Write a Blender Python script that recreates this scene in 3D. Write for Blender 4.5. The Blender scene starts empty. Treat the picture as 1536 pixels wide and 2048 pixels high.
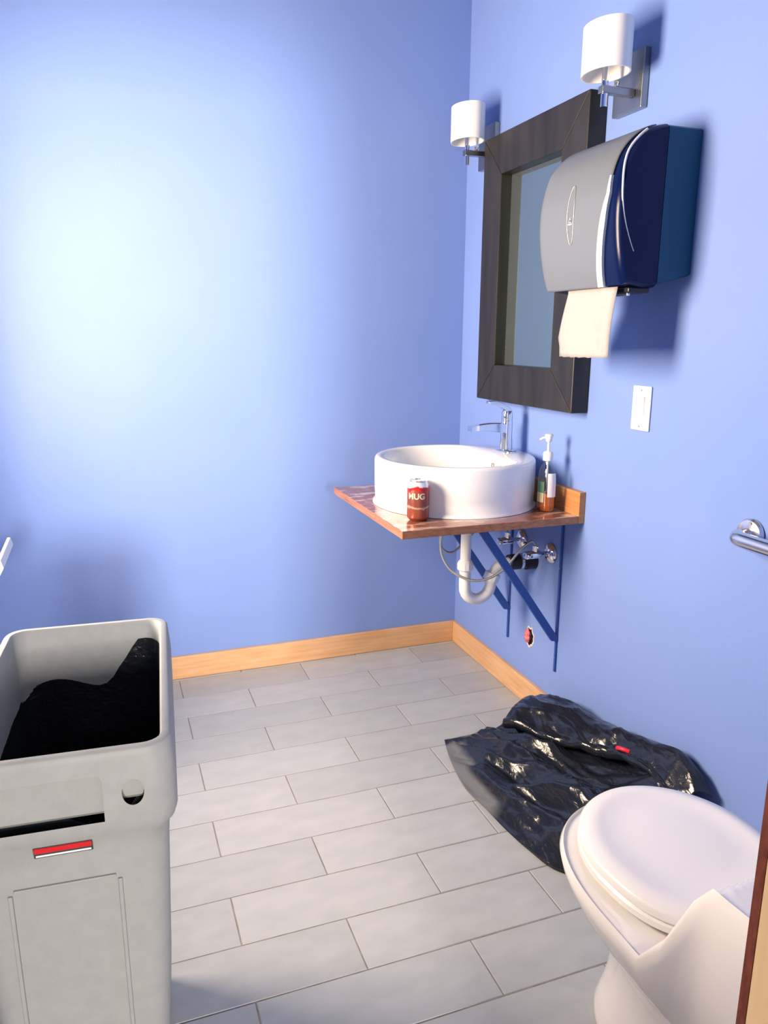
import bpy, bmesh, math, random
from mathutils import Vector, Matrix, noise

random.seed(7)
scene = bpy.context.scene
COL = scene.collection

# ------------------------------------------------------------------ camera
cam_d = bpy.data.cameras.new('camera')
cam = bpy.data.objects.new('camera', cam_d)
COL.objects.link(cam)
RW = ((0.93920096, -0.07191405, 0.33575278),
      (-0.34331849, -0.21327453, 0.91468377),
      (0.0058289, -0.974342, -0.22499707))
CAM = Vector((-1.35784, -2.80894, 1.28))
m = Matrix.Identity(4)
for i in range(3):
    m[i][0] = RW[i][0]; m[i][1] = -RW[i][1]; m[i][2] = -RW[i][2]; m[i][3] = CAM[i]
cam.matrix_world = m
cam_d.sensor_fit = 'HORIZONTAL'
cam_d.sensor_width = 36.0
cam_d.lens = 1528.51 / 1536.0 * 36.0
cam_d.clip_start = 0.02
scene.camera = cam

# ------------------------------------------------------------------ world, lights, exposure
world = bpy.data.worlds.new('world')
scene.world = world
world.use_nodes = True
world.node_tree.nodes['Background'].inputs[0].default_value = (0.75, 0.85, 1.0, 1)
world.node_tree.nodes['Background'].inputs[1].default_value = 0.6
scene.view_settings.view_transform = 'Standard'
scene.view_settings.look = 'None'
scene.view_settings.gamma = 1.0
scene.view_settings.use_curve_mapping = False
scene.view_settings.exposure = 0.0

XL = -1.95            # left wall
YF = -2.377            # front wall, room side
WT = 0.12             # wall thickness
WIN = (-1.26, -0.66, 0.95, 1.98)   # window y0, y1, z0, z1
CEIL = 2.75


def area_light(name, loc, rot, sx, sy, power, color, spread=180):
    d = bpy.data.lights.new(name, 'AREA')
    d.shape = 'RECTANGLE'; d.size = sx; d.size_y = sy
    d.energy = power; d.color = color; d.spread = math.radians(spread)
    o = bpy.data.objects.new(name, d)
    o.location = loc; o.rotation_euler = rot
    COL.objects.link(o)
    return o


# daylight standing outside the window of the left wall
area_light('window_daylight', (XL - 0.09, (WIN[0] + WIN[1]) / 2, (WIN[2] + WIN[3]) / 2),
           (0, math.radians(-90), 0), WIN[3] - WIN[2] - 0.08, WIN[1] - WIN[0] - 0.08, 112, (1.0, 0.775, 0.56))
# daylight standing outside the window at the far end of the hall behind the camera
HW = (-1.95, -0.95, 1.15, 2.25)     # hall window x0, x1, z0, z1
HY = -8.2
area_light('hall_window_daylight', ((HW[0] + HW[1]) / 2, HY - 0.08, (HW[2] + HW[3]) / 2), (math.radians(90), 0, 0),
           HW[1] - HW[0], HW[3] - HW[2], 720, (1.0, 0.85, 0.72))


# ------------------------------------------------------------------ materials
def mat(name, color, rough=0.5, metal=0.0, spec=0.5, coat=0.0, trans=0.0, ior=1.45, sss=0.0):
    mm = bpy.data.materials.new(name); mm.use_nodes = True
    b = mm.node_tree.nodes['Principled BSDF']
    b.inputs['Base Color'].default_value = (*color, 1)
    b.inputs['Roughness'].default_value = rough
    b.inputs['Metallic'].default_value = metal
    b.inputs['Specular IOR Level'].default_value = spec
    b.inputs['Coat Weight'].default_value = coat
    b.inputs['Transmission Weight'].default_value = trans
    b.inputs['IOR'].default_value = ior
    return mm


def nodes_of(mm):
    nt = mm.node_tree
    return nt, nt.nodes['Principled BSDF']


def noise_color(mm, c1, c2, scale, detail=4, lo=0.35, hi=0.65, stretch=(1, 1, 1), coords='Object', bump=0.0, bscale=None):
    nt, b = nodes_of(mm)
    tc = nt.nodes.new('ShaderNodeTexCoord')
    mp = nt.nodes.new('ShaderNodeMapping'); mp.inputs['Scale'].default_value = stretch
    nz = nt.nodes.new('ShaderNodeTexNoise'); nz.inputs['Scale'].default_value = scale; nz.inputs['Detail'].default_value = detail
    cr = nt.nodes.new('ShaderNodeValToRGB')
    cr.color_ramp.elements[0].position = lo; cr.color_ramp.elements[0].color = (*c1, 1)
    cr.color_ramp.elements[1].position = hi; cr.color_ramp.elements[1].color = (*c2, 1)
    nt.links.new(tc.outputs[coords], mp.inputs[0]); nt.links.new(mp.outputs[0], nz.inputs['Vector'])
    nt.links.new(nz.outputs['Fac'], cr.inputs[0]); nt.links.new(cr.outputs[0], b.inputs['Base Color'])
    if bump:
        n2 = nt.nodes.new('ShaderNodeTexNoise'); n2.inputs['Scale'].default_value = bscale or scale; n2.inputs['Detail'].default_value = 6
        bp = nt.nodes.new('ShaderNodeBump'); bp.inputs['Strength'].default_value = bump; bp.inputs['Distance'].default_value = 0.002
        nt.links.new(tc.outputs[coords], n2.inputs['Vector']); nt.links.new(n2.outputs['Fac'], bp.inputs['Height'])
        nt.links.new(bp.outputs[0], b.inputs['Normal'])
    return cr


M = {}
M['paint'] = mat('blue_wall_paint', (0.30, 0.42, 0.80), 0.62, spec=0.25)
noise_color(M['paint'], (0.190, 0.300, 0.655), (0.210, 0.320, 0.685), 1.3, bump=0.12, bscale=190)
M['hall_paint'] = mat('hall_wall_paint', (0.62, 0.58, 0.50), 0.7, spec=0.2)
noise_color(M['hall_paint'], (0.36, 0.34, 0.31), (0.40, 0.38, 0.34), 2.0)
M['ceiling'] = mat('ceiling_paint', (0.55, 0.58, 0.62), 0.8, spec=0.2)
noise_color(M['ceiling'], (0.22, 0.22, 0.22), (0.25, 0.25, 0.25), 3.0)
M['grout'] = mat('grout', (0.23, 0.215, 0.20), 0.9, spec=0.1)
noise_color(M['grout'], (0.19, 0.18, 0.165), (0.27, 0.25, 0.235), 30)


def tile_material():
    mm = mat('floor_tile', (0.5, 0.48, 0.45), 0.42, spec=0.35)
    nt, b = nodes_of(mm)
    cr = noise_color(mm, (0.37, 0.395, 0.405), (0.43, 0.455, 0.465), 9, 6, 0.3, 0.72, (1, 2.2, 1), bump=0.10, bscale=120)
    oi = nt.nodes.new('ShaderNodeObjectInfo')
    mr = nt.nodes.new('ShaderNodeMapRange'); mr.inputs['To Min'].default_value = 0.93; mr.inputs['To Max'].default_value = 1.05
    mx = nt.nodes.new('ShaderNodeMix'); mx.data_type = 'RGBA'; mx.blend_type = 'MULTIPLY'; mx.inputs['Factor'].default_value = 1
    nt.links.new(oi.outputs['Random'], mr.inputs['Value'])
    nt.links.new(cr.outputs[0], mx.inputs[6]); nt.links.new(mr.outputs[0], mx.inputs[7])
    nt.links.new(mx.outputs[2], b.inputs['Base Color'])
    return mm


M['tile'] = tile_material()
M['maple'] = mat('maple_trim', (0.7, 0.45, 0.25), 0.4, spec=0.4)
noise_color(M['maple'], (0.60, 0.34, 0.165), (0.72, 0.46, 0.26), 5, 5, 0.3, 0.7, (1.2, 1.2, 14))
M['jamb'] = mat('jamb_wood', (0.6, 0.45, 0.27), 0.45)
noise_color(M['jamb'], (0.56, 0.42, 0.25), (0.66, 0.51, 0.33), 9, 5, 0.3, 0.7, (6, 6, .6))
M['dark_edge'] = mat('red_brown_edge', (0.12, 0.025, 0.015), 0.55)
noise_color(M['dark_edge'], (0.085, 0.015, 0.012), (0.16, 0.04, 0.02), 60, 4, 0.3, 0.7, (3, 3, 1))
M['white_plastic'] = mat('white_plastic', (0.86, 0.86, 0.85), 0.35)
M['porcelain'] = mat('white_porcelain', (0.90, 0.90, 0.89), 0.12, coat=0.4)
M['toilet_china'] = mat('toilet_china', (0.80, 0.79, 0.77), 0.13, coat=0.35)
M['lid_plastic'] = mat('toilet_seat_plastic', (0.80, 0.80, 0.79), 0.28)
M['chrome'] = mat('chrome', (0.82, 0.84, 0.86), 0.09, metal=1.0)
M['nickel'] = mat('brushed_nickel', (0.36, 0.355, 0.335), 0.32, metal=1.0)
M['steel'] = mat('brushed_steel', (0.72, 0.73, 0.74), 0.22, metal=1.0)
M['hose'] = mat('braided_hose', (0.45, 0.47, 0.48), 0.4, metal=0.8)
M['shade'] = mat('sconce_glass', (0.88, 0.88, 0.86), 0.35)
M['espresso'] = mat('espresso_wood', (0.05, 0.045, 0.04), 0.38)
noise_color(M['espresso'], (0.013, 0.012, 0.010), (0.034, 0.030, 0.025), 22, 6, 0.3, 0.7, (1, 1, 0.12))
M['bracket'] = mat('bracket_blue', (0.03, 0.09, 0.36), 0.5)
M['black_rubber'] = mat('black_rubber', (0.012, 0.012, 0.014), 0.4)
M['pvc'] = mat('white_pvc', (0.86, 0.87, 0.87), 0.3)
M['bin'] = mat('grey_bin_plastic', (0.50, 0.515, 0.51), 0.5, spec=0.3)
noise_color(M['bin'], (0.27, 0.295, 0.31), (0.295, 0.32, 0.335), 40, 4, 0.3, 0.7, bump=0.15, bscale=400)
M['red'] = mat('red_badge', (0.55, 0.01, 0.015), 0.35)
M['badge_white'] = mat('badge_white', (0.8, 0.8, 0.78), 0.4)
M['badge_dark'] = mat('badge_dark', (0.03, 0.05, 0.06), 0.4)
M['smoke'] = mat('smoke_plastic', (0.002, 0.008, 0.055), 0.18, spec=0.22)
M['housing'] = mat('dispenser_housing', (0.010, 0.075, 0.15), 0.45, spec=0.3)
M['silver'] = mat('dispenser_silver', (0.20, 0.225, 0.245), 0.34, metal=0.25)
M['pale_trim'] = mat('dispenser_pale_trim', (0.80, 0.82, 0.81), 0.35)
M['towel'] = mat('cream_paper', (0.86, 0.75, 0.62), 0.9, spec=0.1)
noise_color(M['towel'], (0.41, 0.395, 0.39), (0.44, 0.425, 0.42), 60)
M['pink'] = mat('pink_insulation', (0.75, 0.16, 0.20), 0.9)
noise_color(M['pink'], (0.55, 0.08, 0.12), (0.85, 0.30, 0.34), 90, 5, 0.35, 0.65)
M['hole_shade'] = mat('hole_shade', (0.02, 0.015, 0.02), 0.95, spec=0.0)
M['gypsum'] = mat('torn_gypsum', (0.7, 0.66, 0.64), 0.95, spec=0.0)
M['soap'] = mat('amber_soap', (0.70, 0.16, 0.02), 0.12, trans=0.25, ior=1.36)
M['red_tie'] = mat('red_drawstring', (0.75, 0.03, 0.06), 0.35)
M['lid_alu'] = mat('can_aluminium', (0.80, 0.80, 0.78), 0.28, metal=1.0)


def clear_material(name, tint, gloss_rough=0.05, fac=0.1):
    """thin clear sheet: mostly see-through with a fresnel gloss"""
    mm = bpy.data.materials.new(name); mm.use_nodes = True
    nt = mm.node_tree; nt.nodes.remove(nt.nodes['Principled BSDF'])
    tr = nt.nodes.new('ShaderNodeBsdfTransparent'); tr.inputs[0].default_value = (*tint, 1)
    gl = nt.nodes.new('ShaderNodeBsdfGlossy'); gl.inputs['Roughness'].default_value = gloss_rough
    lw = nt.nodes.new('ShaderNodeLayerWeight')
    fr = nt.nodes.new('ShaderNodeMath'); fr.operation = 'POWER'; fr.inputs[1].default_value = 5.0
    nt.links.new(lw.outputs['Facing'], fr.inputs[0])
    ad = nt.nodes.new('ShaderNodeMath'); ad.inputs[1].default_value = fac + 0.04; ad.use_clamp = True
    mx = nt.nodes.new('ShaderNodeMixShader')
    nt.links.new(fr.outputs[0], ad.inputs[0]); nt.links.new(ad.outputs[0], mx.inputs[0])
    nt.links.new(tr.outputs[0], mx.inputs[1]); nt.links.new(gl.outputs[0], mx.inputs[2])
    nt.links.new(mx.outputs[0], nt.nodes['Material Output'].inputs[0])
    return mm


M['glass'] = clear_material('window_glass', (0.98, 0.98, 0.98), 0.02, 0.0)
M['bottle'] = clear_material('clear_bottle', (0.90, 0.94, 0.92), 0.1, 0.06)


def mirror_material():
    mm = mat('dusty_mirror', (0.21, 0.40, 0.43), 0.07, metal=1.0)
    nt, b = nodes_of(mm)
    d = nt.nodes.new('ShaderNodeBsdfDiffuse'); d.inputs[0].default_value = (0.42, 0.48, 0.52, 1)
    mx = nt.nodes.new('ShaderNodeMixShader'); mx.inputs[0].default_value = 0.13
    out = nt.nodes['Material Output']
    nt.links.new(b.outputs[0], mx.inputs[1]); nt.links.new(d.outputs[0], mx.inputs[2]); nt.links.new(mx.outputs[0], out.inputs[0])
    return mm


M['mirror'] = mirror_material()


def counter_material():
    mm = mat('stained_counter', (0.3, 0.12, 0.06), 0.16, coat=0.5)
    nt, b = nodes_of(mm)
    cr = noise_color(mm, (0.20, 0.065, 0.035), (0.36, 0.14, 0.075), 8, 6, 0.3, 0.7, (9, 1.0, 9))
    # soap and paint residue: pale streaks with their own shape
    tc = nt.nodes.new('ShaderNodeTexCoord')
    mp = nt.nodes.new('ShaderNodeMapping'); mp.inputs['Scale'].default_value = (10, 26, 1); mp.inputs['Rotation'].default_value = (0, 0, 0.5)
    nz = nt.nodes.new('ShaderNodeTexNoise'); nz.inputs['Scale'].default_value = 1.0; nz.inputs['Detail'].default_value = 5
    r2 = nt.nodes.new('ShaderNodeValToRGB')
    r2.color_ramp.elements[0].position = 0.50; r2.color_ramp.elements[1].position = 0.64
    r2.color_ramp.elements[0].color = (0, 0, 0, 1); r2.color_ramp.elements[1].color = (0.75, 0.75, 0.75, 1)
    mx = nt.nodes.new('ShaderNodeMix'); mx.data_type = 'RGBA'
    mx.inputs[7].default_value = (0.66, 0.60, 0.56, 1)
    nt.links.new(tc.outputs['Object'], mp.inputs[0]); nt.links.new(mp.outputs[0], nz.inputs['Vector'])
    nt.links.new(nz.outputs['Fac'], r2.inputs[0]); nt.links.new(r2.outputs[0], mx.inputs['Factor'])
    nt.links.new(cr.outputs[0], mx.inputs[6]); nt.links.new(mx.outputs[2], b.inputs['Base Color'])
    return mm


M['counter_top'] = counter_material()
M['counter_edge'] = mat('counter_edge_wood', (0.40, 0.17, 0.08), 0.35)
noise_color(M['counter_edge'], (0.30, 0.115, 0.055), (0.46, 0.21, 0.10), 8, 5, 0.3, 0.7, (6, 1, 20))
M['splash'] = mat('splash_wood', (0.5, 0.22, 0.08), 0.35)
noise_color(M['splash'], (0.44, 0.19, 0.07), (0.58, 0.28, 0.11), 8, 5, 0.3, 0.7, (6, 1, 20))


def bag_material():
    mm = mat('black_bag_plastic', (0.010, 0.013, 0.020), 0.17, spec=0.6)
    nt, b = nodes_of(mm)
    at = nt.nodes.new('ShaderNodeAttribute'); at.attribute_name = 'film'
    mxf = nt.nodes.new('ShaderNodeMix'); mxf.data_type = 'RGBA'
    mxf.inputs[6].default_value = (0.010, 0.013, 0.020, 1); mxf.inputs[7].default_value = (0.13, 0.135, 0.135, 1)
    nt.links.new(at.outputs['Fac'], mxf.inputs['Factor']); nt.links.new(mxf.outputs[2], b.inputs['Base Color'])
    tc = nt.nodes.new('ShaderNodeTexCoord')
    mp = nt.nodes.new('ShaderNodeMapping'); mp.inputs['Scale'].default_value = (1.0, 0.45, 1.0); mp.inputs['Rotation'].default_value = (0, 0, 0.6)
    n1 = nt.nodes.new('ShaderNodeTexNoise'); n1.inputs['Scale'].default_value = 46; n1.inputs['Detail'].default_value = 5; n1.inputs['Distortion'].default_value = 1.2
    bp = nt.nodes.new('ShaderNodeBump'); bp.inputs['Strength'].default_value = 0.38; bp.inputs['Distance'].default_value = 0.006
    nt.links.new(tc.outputs['Object'], mp.inputs[0]); nt.links.new(mp.outputs[0], n1.inputs['Vector'])
    nt.links.new(n1.outputs['Fac'], bp.inputs['Height']); nt.links.new(bp.outputs[0], b.inputs['Normal'])
    return mm


M['bag'] = bag_material()


def can_material():
    """printed soda can: pale foam top, red arch, brown body, cream flecks (flat print)"""
    mm = mat('can_print', (0.3, 0.1, 0.06), 0.3, metal=0.35)
    nt, b = nodes_of(mm)
    tc = nt.nodes.new('ShaderNodeTexCoord')
    sp = nt.nodes.new('ShaderNodeSeparateXYZ'); nt.links.new(tc.outputs['Object'], sp.inputs[0])
    nz = nt.nodes.new('ShaderNodeTexNoise'); nz.inputs['Scale'].default_value = 42; nz.inputs['Detail'].default_value = 3
    nt.links.new(tc.outputs['Object'], nz.inputs['Vector'])
    ad = nt.nodes.new('ShaderNodeMath'); ad.operation = 'MULTIPLY_ADD'; ad.inputs[1].default_value = 0.028; 
    nt.links.new(nz.outputs['Fac'], ad.inputs[0]); nt.links.new(sp.outputs['Z'], ad.inputs[2])
    mr = nt.nodes.new('ShaderNodeMapRange'); mr.inputs['From Min'].default_value = 0.0; mr.inputs['From Max'].default_value = 0.14
    nt.links.new(ad.outputs[0], mr.inputs['Value'])
    cr = nt.nodes.new('ShaderNodeValToRGB'); el = cr.color_ramp.elements
    el[0].position = 0.0; el[0].color = (0.26, 0.06, 0.035, 1)
    el[1].position = 1.0; el[1].color = (0.82, 0.82, 0.80, 1)
    for p_, c_ in ((0.36, (0.30, 0.08, 0.045)), (0.40, (0.55, 0.42, 0.32)), (0.44, (0.27, 0.07, 0.05)), (0.60, (0.24, 0.08, 0.07)),
                   (0.70, (0.34, 0.07, 0.05)), (0.78, (0.46, 0.06, 0.05)), (0.83, (0.42, 0.05, 0.05)), (0.845, (0.84, 0.83, 0.81))):
        e = el.new(p_); e.color = (*c_, 1)
    nt.links.new(mr.outputs[0], cr.inputs[0]); nt.links.new(cr.outputs[0], b.inputs['Base Color'])
    return mm


M['can'] = can_material()
M['cream_print'] = mat('cream_print', (0.72, 0.60, 0.40), 0.35)


# ------------------------------------------------------------------ helpers
def tag(o, label=None, cat=None, group=None, kind=None):
    if label: o['label'] = label
    if cat: o['category'] = cat
    if group: o['group'] = group
    if kind: o['kind'] = kind
    return o


def empty(name, loc, label, cat, group=None):
    o = bpy.data.objects.new(name, None)
    o.empty_display_size = 0.05
    o.location = loc
    COL.objects.link(o)
    return tag(o, label, cat, group)


def obj(name, bm, material, parent=None, smooth=None, bevel=0.0, segs=2, solid=0.0, subsurf=0):
    """bm in world coordinates; becomes ONE mesh object, placed relative to its parent"""
    bmesh.ops.recalc_face_normals(bm, faces=bm.faces)
    me = bpy.data.meshes.new(name)
    bm.to_mesh(me); bm.free()
    o = bpy.data.objects.new(name, me)
    COL.objects.link(o)
    for mm in (material if isinstance(material, (list, tuple)) else [material]):
        me.materials.append(M[mm] if isinstance(mm, str) else mm)
    # origin at the base centre of the piece
    vs = [v.co for v in me.vertices]
    lo = Vector((min(v.x for v in vs), min(v.y for v in vs), min(v.z for v in vs)))
    hi = Vector((max(v.x for v in vs), max(v.y for v in vs), max(v.z for v in vs)))
    org = Vector(((lo.x + hi.x) / 2, (lo.y + hi.y) / 2, lo.z))
    me.transform(Matrix.Translation(-org))
    o.location = org
    if parent:
        o.parent = parent
        pw = Vector((0, 0, 0)); q = parent
        while q: pw += q.location; q = q.parent
        o.location = org - pw
    if smooth is not None:
        for p in me.polygons: p.use_smooth = True
        if smooth < 180:
            try: me.set_sharp_from_angle(angle=math.radians(smooth))
            except Exception: pass
    if solid:
        s = o.modifiers.new('solid', 'SOLIDIFY'); s.thickness = solid; s.offset = 0
    if bevel:
        b = o.modifiers.new('bevel', 'BEVEL'); b.width = bevel; b.segments = segs; b.limit_method = 'ANGLE'; b.angle_limit = math.radians(40)
    if subsurf:
        s = o.modifiers.new('sub', 'SUBSURF'); s.levels = subsurf; s.render_levels = subsurf
    return o


def BM(): return bmesh.new()


def box(bm, x0, x1, y0, y1, z0, z1):
    r = bmesh.ops.create_cube(bm, size=1.0)
    for v in r['verts']:
        v.co = Vector((x0 + (v.co.x + .5) * (x1 - x0), y0 + (v.co.y + .5) * (y1 - y0), z0 + (v.co.z + .5) * (z1 - z0)))
    return r['verts']


def boxm(*a):
    bm = BM(); box(bm, *a); return bm


def catmull(pts, n=8):
    pts = [Vector(p) for p in pts]; out = []
    for i in range(len(pts) - 1):
        p0 = pts[max(i - 1, 0)]; p1 = pts[i]; p2 = pts[i + 1]; p3 = pts[min(i + 2, len(pts) - 1)]
        for k in range(n):
            t = k / n
            out.append(0.5 * ((2 * p1) + (p2 - p0) * t + (2 * p0 - 5 * p1 + 4 * p2 - p3) * t * t + (3 * p1 - p0 - 3 * p2 + p3) * t ** 3))
    out.append(pts[-1])
    return out


def tube(bm, pts, r, n=14, cap=True, closed=False):
    pts = [Vector(p) for p in pts]
    rad = r if isinstance(r, (list, tuple)) else [r] * len(pts)
    rings = []; prev = None
    N = len(pts)
    for i, p in enumerate(pts):
        if closed: t = pts[(i + 1) % N] - pts[i - 1]
        else: t = pts[min(i + 1, N - 1)] - pts[max(i - 1, 0)]
        t.normalize()
        if prev is None:
            a = Vector((0, 0, 1)) if abs(t.z) < 0.9 else Vector((1, 0, 0))
            u = t.cross(a).normalized()
        else:
            u = (prev - t * prev.dot(t)).normalized()
        w = t.cross(u); prev = u
        rings.append([bm.verts.new(p + (u * math.cos(2 * math.pi * k / n) + w * math.sin(2 * math.pi * k / n)) * rad[i]) for k in range(n)])
    for i in range(N if closed else N - 1):
        a = rings[i]; b = rings[(i + 1) % N]
        for k in range(n):
            bm.faces.new((a[k], a[(k + 1) % n], b[(k + 1) % n], b[k]))
    if cap and not closed:
        bm.faces.new(list(reversed(rings[0]))); bm.faces.new(rings[-1])
    return rings


def tubem(pts, r, n=14):
    bm = BM(); tube(bm, pts, r, n); return bm


def lathe(bm, prof, center, axis='z', n=48, cap0=True, cap1=True):
    """prof: list of (radius, height) along the axis"""
    c = Vector(center); rings = []
    for r, h in prof:
        ring = []
        for k in range(n):
            a = 2 * math.pi * k / n
            if axis == 'z': v = Vector((r * math.cos(a), r * math.sin(a), h))
            elif axis == 'x': v = Vector((h, r * math.cos(a), r * math.sin(a)))
            else: v = Vector((r * math.cos(a), h, r * math.sin(a)))
            ring.append(bm.verts.new(c + v))
        rings.append(ring)
    for a, b in zip(rings, rings[1:]):
        for k in range(n):
            bm.faces.new((a[k], a[(k + 1) % n], b[(k + 1) % n], b[k]))
    if cap0: bm.faces.new(list(reversed(rings[0])))
    if cap1: bm.faces.new(rings[-1])
    return rings


def lathem(*a, **k):
    bm = BM(); lathe(bm, *a, **k); return bm


def loft(bm, rings, closed=True, cap0=False, cap1=False):
    R = [[bm.verts.new(p) for p in ring] for ring in rings]
    n = len(R[0])
    for a, b in zip(R, R[1:]):
        for k in range(n if closed else n - 1):
            bm.faces.new((a[k], a[(k + 1) % n], b[(k + 1) % n], b[k]))
    if cap0: bm.faces.new(list(reversed(R[0])))
    if cap1: bm.faces.new(R[-1])
    return R


def struct(name, bm, material, parent=None, **k):
    o = obj(name, bm, material, parent, **k)
    if not parent: o['kind'] = 'structure'
    return o


def rrect(cx, cy, hx, hy, r, z, n=6):
    """rounded rectangle outline at height z"""
    out = []
    for sx, sy, a0 in ((1, 1, 0), (-1, 1, 90), (-1, -1, 180), (1, -1, 270)):
        for k in range(n + 1):
            a = math.radians(a0 + 90 * k / n)
            out.append(Vector((cx + sx * (hx - r) + r * math.cos(a), cy + sy * (hy - r) + r * math.sin(a), z)))
    return out


# ================================================================== SETTING
# floor: grout bed and every tile laid on it
floor = struct('floor', boxm(XL - WT, 0.12, YF - WT - 0.02, 0.12, -0.05, -0.0015), 'grout')
TY0, TX0, TP, TH = -1.39840, -0.69008, 0.46932, 0.15242
G = 0.0014
tile_me = {}


def tile_mesh(w, h):
    key = (round(w, 4), round(h, 4))
    if key not in tile_me:
        bm = BM()
        b = 0.0012
        z0, z1 = -0.006, 0.0
        lo = [Vector((sx * w / 2, sy * h / 2, z0)) for sx, sy in ((-1, -1), (1, -1), (1, 1), (-1, 1))]
        mi = [Vector((v.x, v.y, z1 - b)) for v in lo]
        hi = [Vector((v.x - math.copysign(b, v.x), v.y - math.copysign(b, v.y), z1)) for v in lo]
        loft(bm, [lo, mi, hi], cap0=True, cap1=True)
        bmesh.ops.recalc_face_normals(bm, faces=bm.faces)
        me = bpy.data.meshes.new('tile'); bm.to_mesh(me); bm.free(); me.materials.append(M['tile'])
        tile_me[key] = me
    return tile_me[key]


XMIN, XMAX, YMIN, YMAX = XL, -0.0005, YF - WT, -0.0005
fl = floor.location.copy()
for j in range(-8, 11):
    y0 = TY0 + j * TH; y1 = y0 + TH
    y0c, y1c = max(y0, YMIN), min(y1, YMAX)
    if y1c - y0c < 0.012: continue
    off = 0.0 if j % 2 == 0 else TP / 2
    for i in range(-5, 4):
        x0 = TX0 + off + i * TP; x1 = x0 + TP
        x0c, x1c = max(x0, XMIN), min(x1, XMAX)
        if x1c - x0c < 0.012: continue
        t = bpy.data.objects.new('tile', tile_mesh(x1c - x0c - 2 * G, y1c - y0c - 2 * G))
        COL.objects.link(t); t.parent = floor
        t.location = Vector(((x0c + x1c) / 2, (y0c + y1c) / 2, random.uniform(-0.0004, 0.0))) - fl

# walls
struct('wall_back', boxm(XL - WT, 0.12, 0, 0.12, -0.05, CEIL), 'paint')
struct('wall_right', boxm(0, 0.12, YF - WT, 0, -0.05, CEIL), 'paint')
bm = BM()
box(bm, XL - WT, XL, YF - WT, WIN[0], -0.05, CEIL)
box(bm, XL - WT, XL, WIN[1], 0, -0.05, CEIL)
box(bm, XL - WT, XL, WIN[0], WIN[1], -0.05, WIN[2])
box(bm, XL - WT, XL, WIN[0], WIN[1], WIN[3], CEIL)
struct('wall_left', bm, 'paint')
DX0, DX1, DZ = -1.70, -0.850, 2.08
bm = BM()
box(bm, DX1 + 0.02, 0, YF - WT, YF, -0.05, CEIL)
box(bm, XL, DX0 - 0.02, YF - WT, YF, -0.05, CEIL)
box(bm, DX0 - 0.02, DX1 + 0.02, YF - WT, YF, DZ + 0.02, CEIL)
struct('wall_front', bm, 'paint')
struct('ceiling', boxm(XL - WT, 0.12, YF - WT, 0.12, CEIL, CEIL + 0.05), 'ceiling')

# hall behind the camera
struct('floor_hall', boxm(-2.8, 0.7, HY, YF - WT - 0.02, -0.05, 0.0), 'tile')
bm = BM()
box(bm, -2.8, HW[0], HY - 0.1, HY, -0.05, CEIL); box(bm, HW[1], 0.7, HY - 0.1, HY, -0.05, CEIL)
box(bm, HW[0], HW[1], HY - 0.1, HY, -0.05, HW[2]); box(bm, HW[0], HW[1], HY - 0.1, HY, HW[3], CEIL)
struct('wall_hall_rear', bm, 'hall_paint')
bm = BM(); f = 0.04
x0, x1, z0, z1 = HW
box(bm, x0 + .001, x0 + f, HY - .07, HY - .02, z0 + .001, z1 - .001); box(bm, x1 - f, x1 - .001, HY - .07, HY - .02, z0 + .001, z1 - .001)
box(bm, x0 + f, x1 - f, HY - .07, HY - .02, z0 + .001, z0 + f); box(bm, x0 + f, x1 - f, HY - .07, HY - .02, z1 - f, z1 - .001)
w = struct('window_2', bm, 'white_plastic')
obj('pane', boxm(x0 + f, x1 - f, HY - .05, HY - .046, z0 + f, z1 - f), 'glass', w)
struct('wall_hall_left', boxm(-2.9, -2.8, HY, YF - WT, -0.05, CEIL), 'hall_paint')
struct('wall_hall_right', boxm(0.7, 0.8, HY, YF - WT, -0.05, CEIL), 'hall_paint')
bm = BM()
box(bm, -2.8, XL - WT, YF - WT, YF - WT + 0.1, -0.05, CEIL)
box(bm, 0.12, 0.7, YF - WT, YF - WT + 0.1, -0.05, CEIL)
struct('wall_hall_front', bm, 'hall_paint')
struct('ceiling_hall', boxm(-2.8, 0.7, HY, YF - WT, CEIL, CEIL + 0.05), 'ceiling')

# baseboards
BH, BT = 0.089, 0.015
bm = BM()
loft(bm, [[Vector((XL, 0, z)), Vector((0, 0, z)), Vector((-BT, -BT, z)), Vector((XL, -BT, z))] for z in (0.0005, BH)], cap0=True, cap1=True)
struct('baseboard_back', bm, 'maple', bevel=0.002)
bm = BM()
loft(bm, [[Vector((0, YF, z)), Vector((0, 0, z)), Vector((-BT, -BT, z)), Vector((-BT, YF, z))] for z in (0.0005, BH)], cap0=True, cap1=True)
struct('baseboard_right', bm, 'maple', bevel=0.002)
struct('baseboard_left', boxm(XL, XL + BT, YF, -BT - 0.001, 0.0005, BH), 'maple', bevel=0.002)

# doorway: jambs and head in pale wood, dark red-brown strip on the room side edge
fr = struct('door_1', boxm(DX1, DX1 + 0.019, YF - WT - 0.012, YF - 0.0085, 0.0, DZ), 'jamb', bevel=0.001)
obj('edge_strip', boxm(DX1, DX1 + 0.019, YF - 0.008, YF + 0.002, 0.0, DZ), 'dark_edge', fr, bevel=0.001)
obj('jamb', boxm(DX0 - 0.019, DX0, YF - WT - 0.012, YF + 0.012, 0.0, DZ), 'jamb', fr, bevel=0.001)
obj('head', boxm(DX0 - 0.019, DX1 + 0.019, YF - WT - 0.012, YF + 0.012, DZ + 0.0005, DZ + 0.0195), 'jamb', fr, bevel=0.001)

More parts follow.
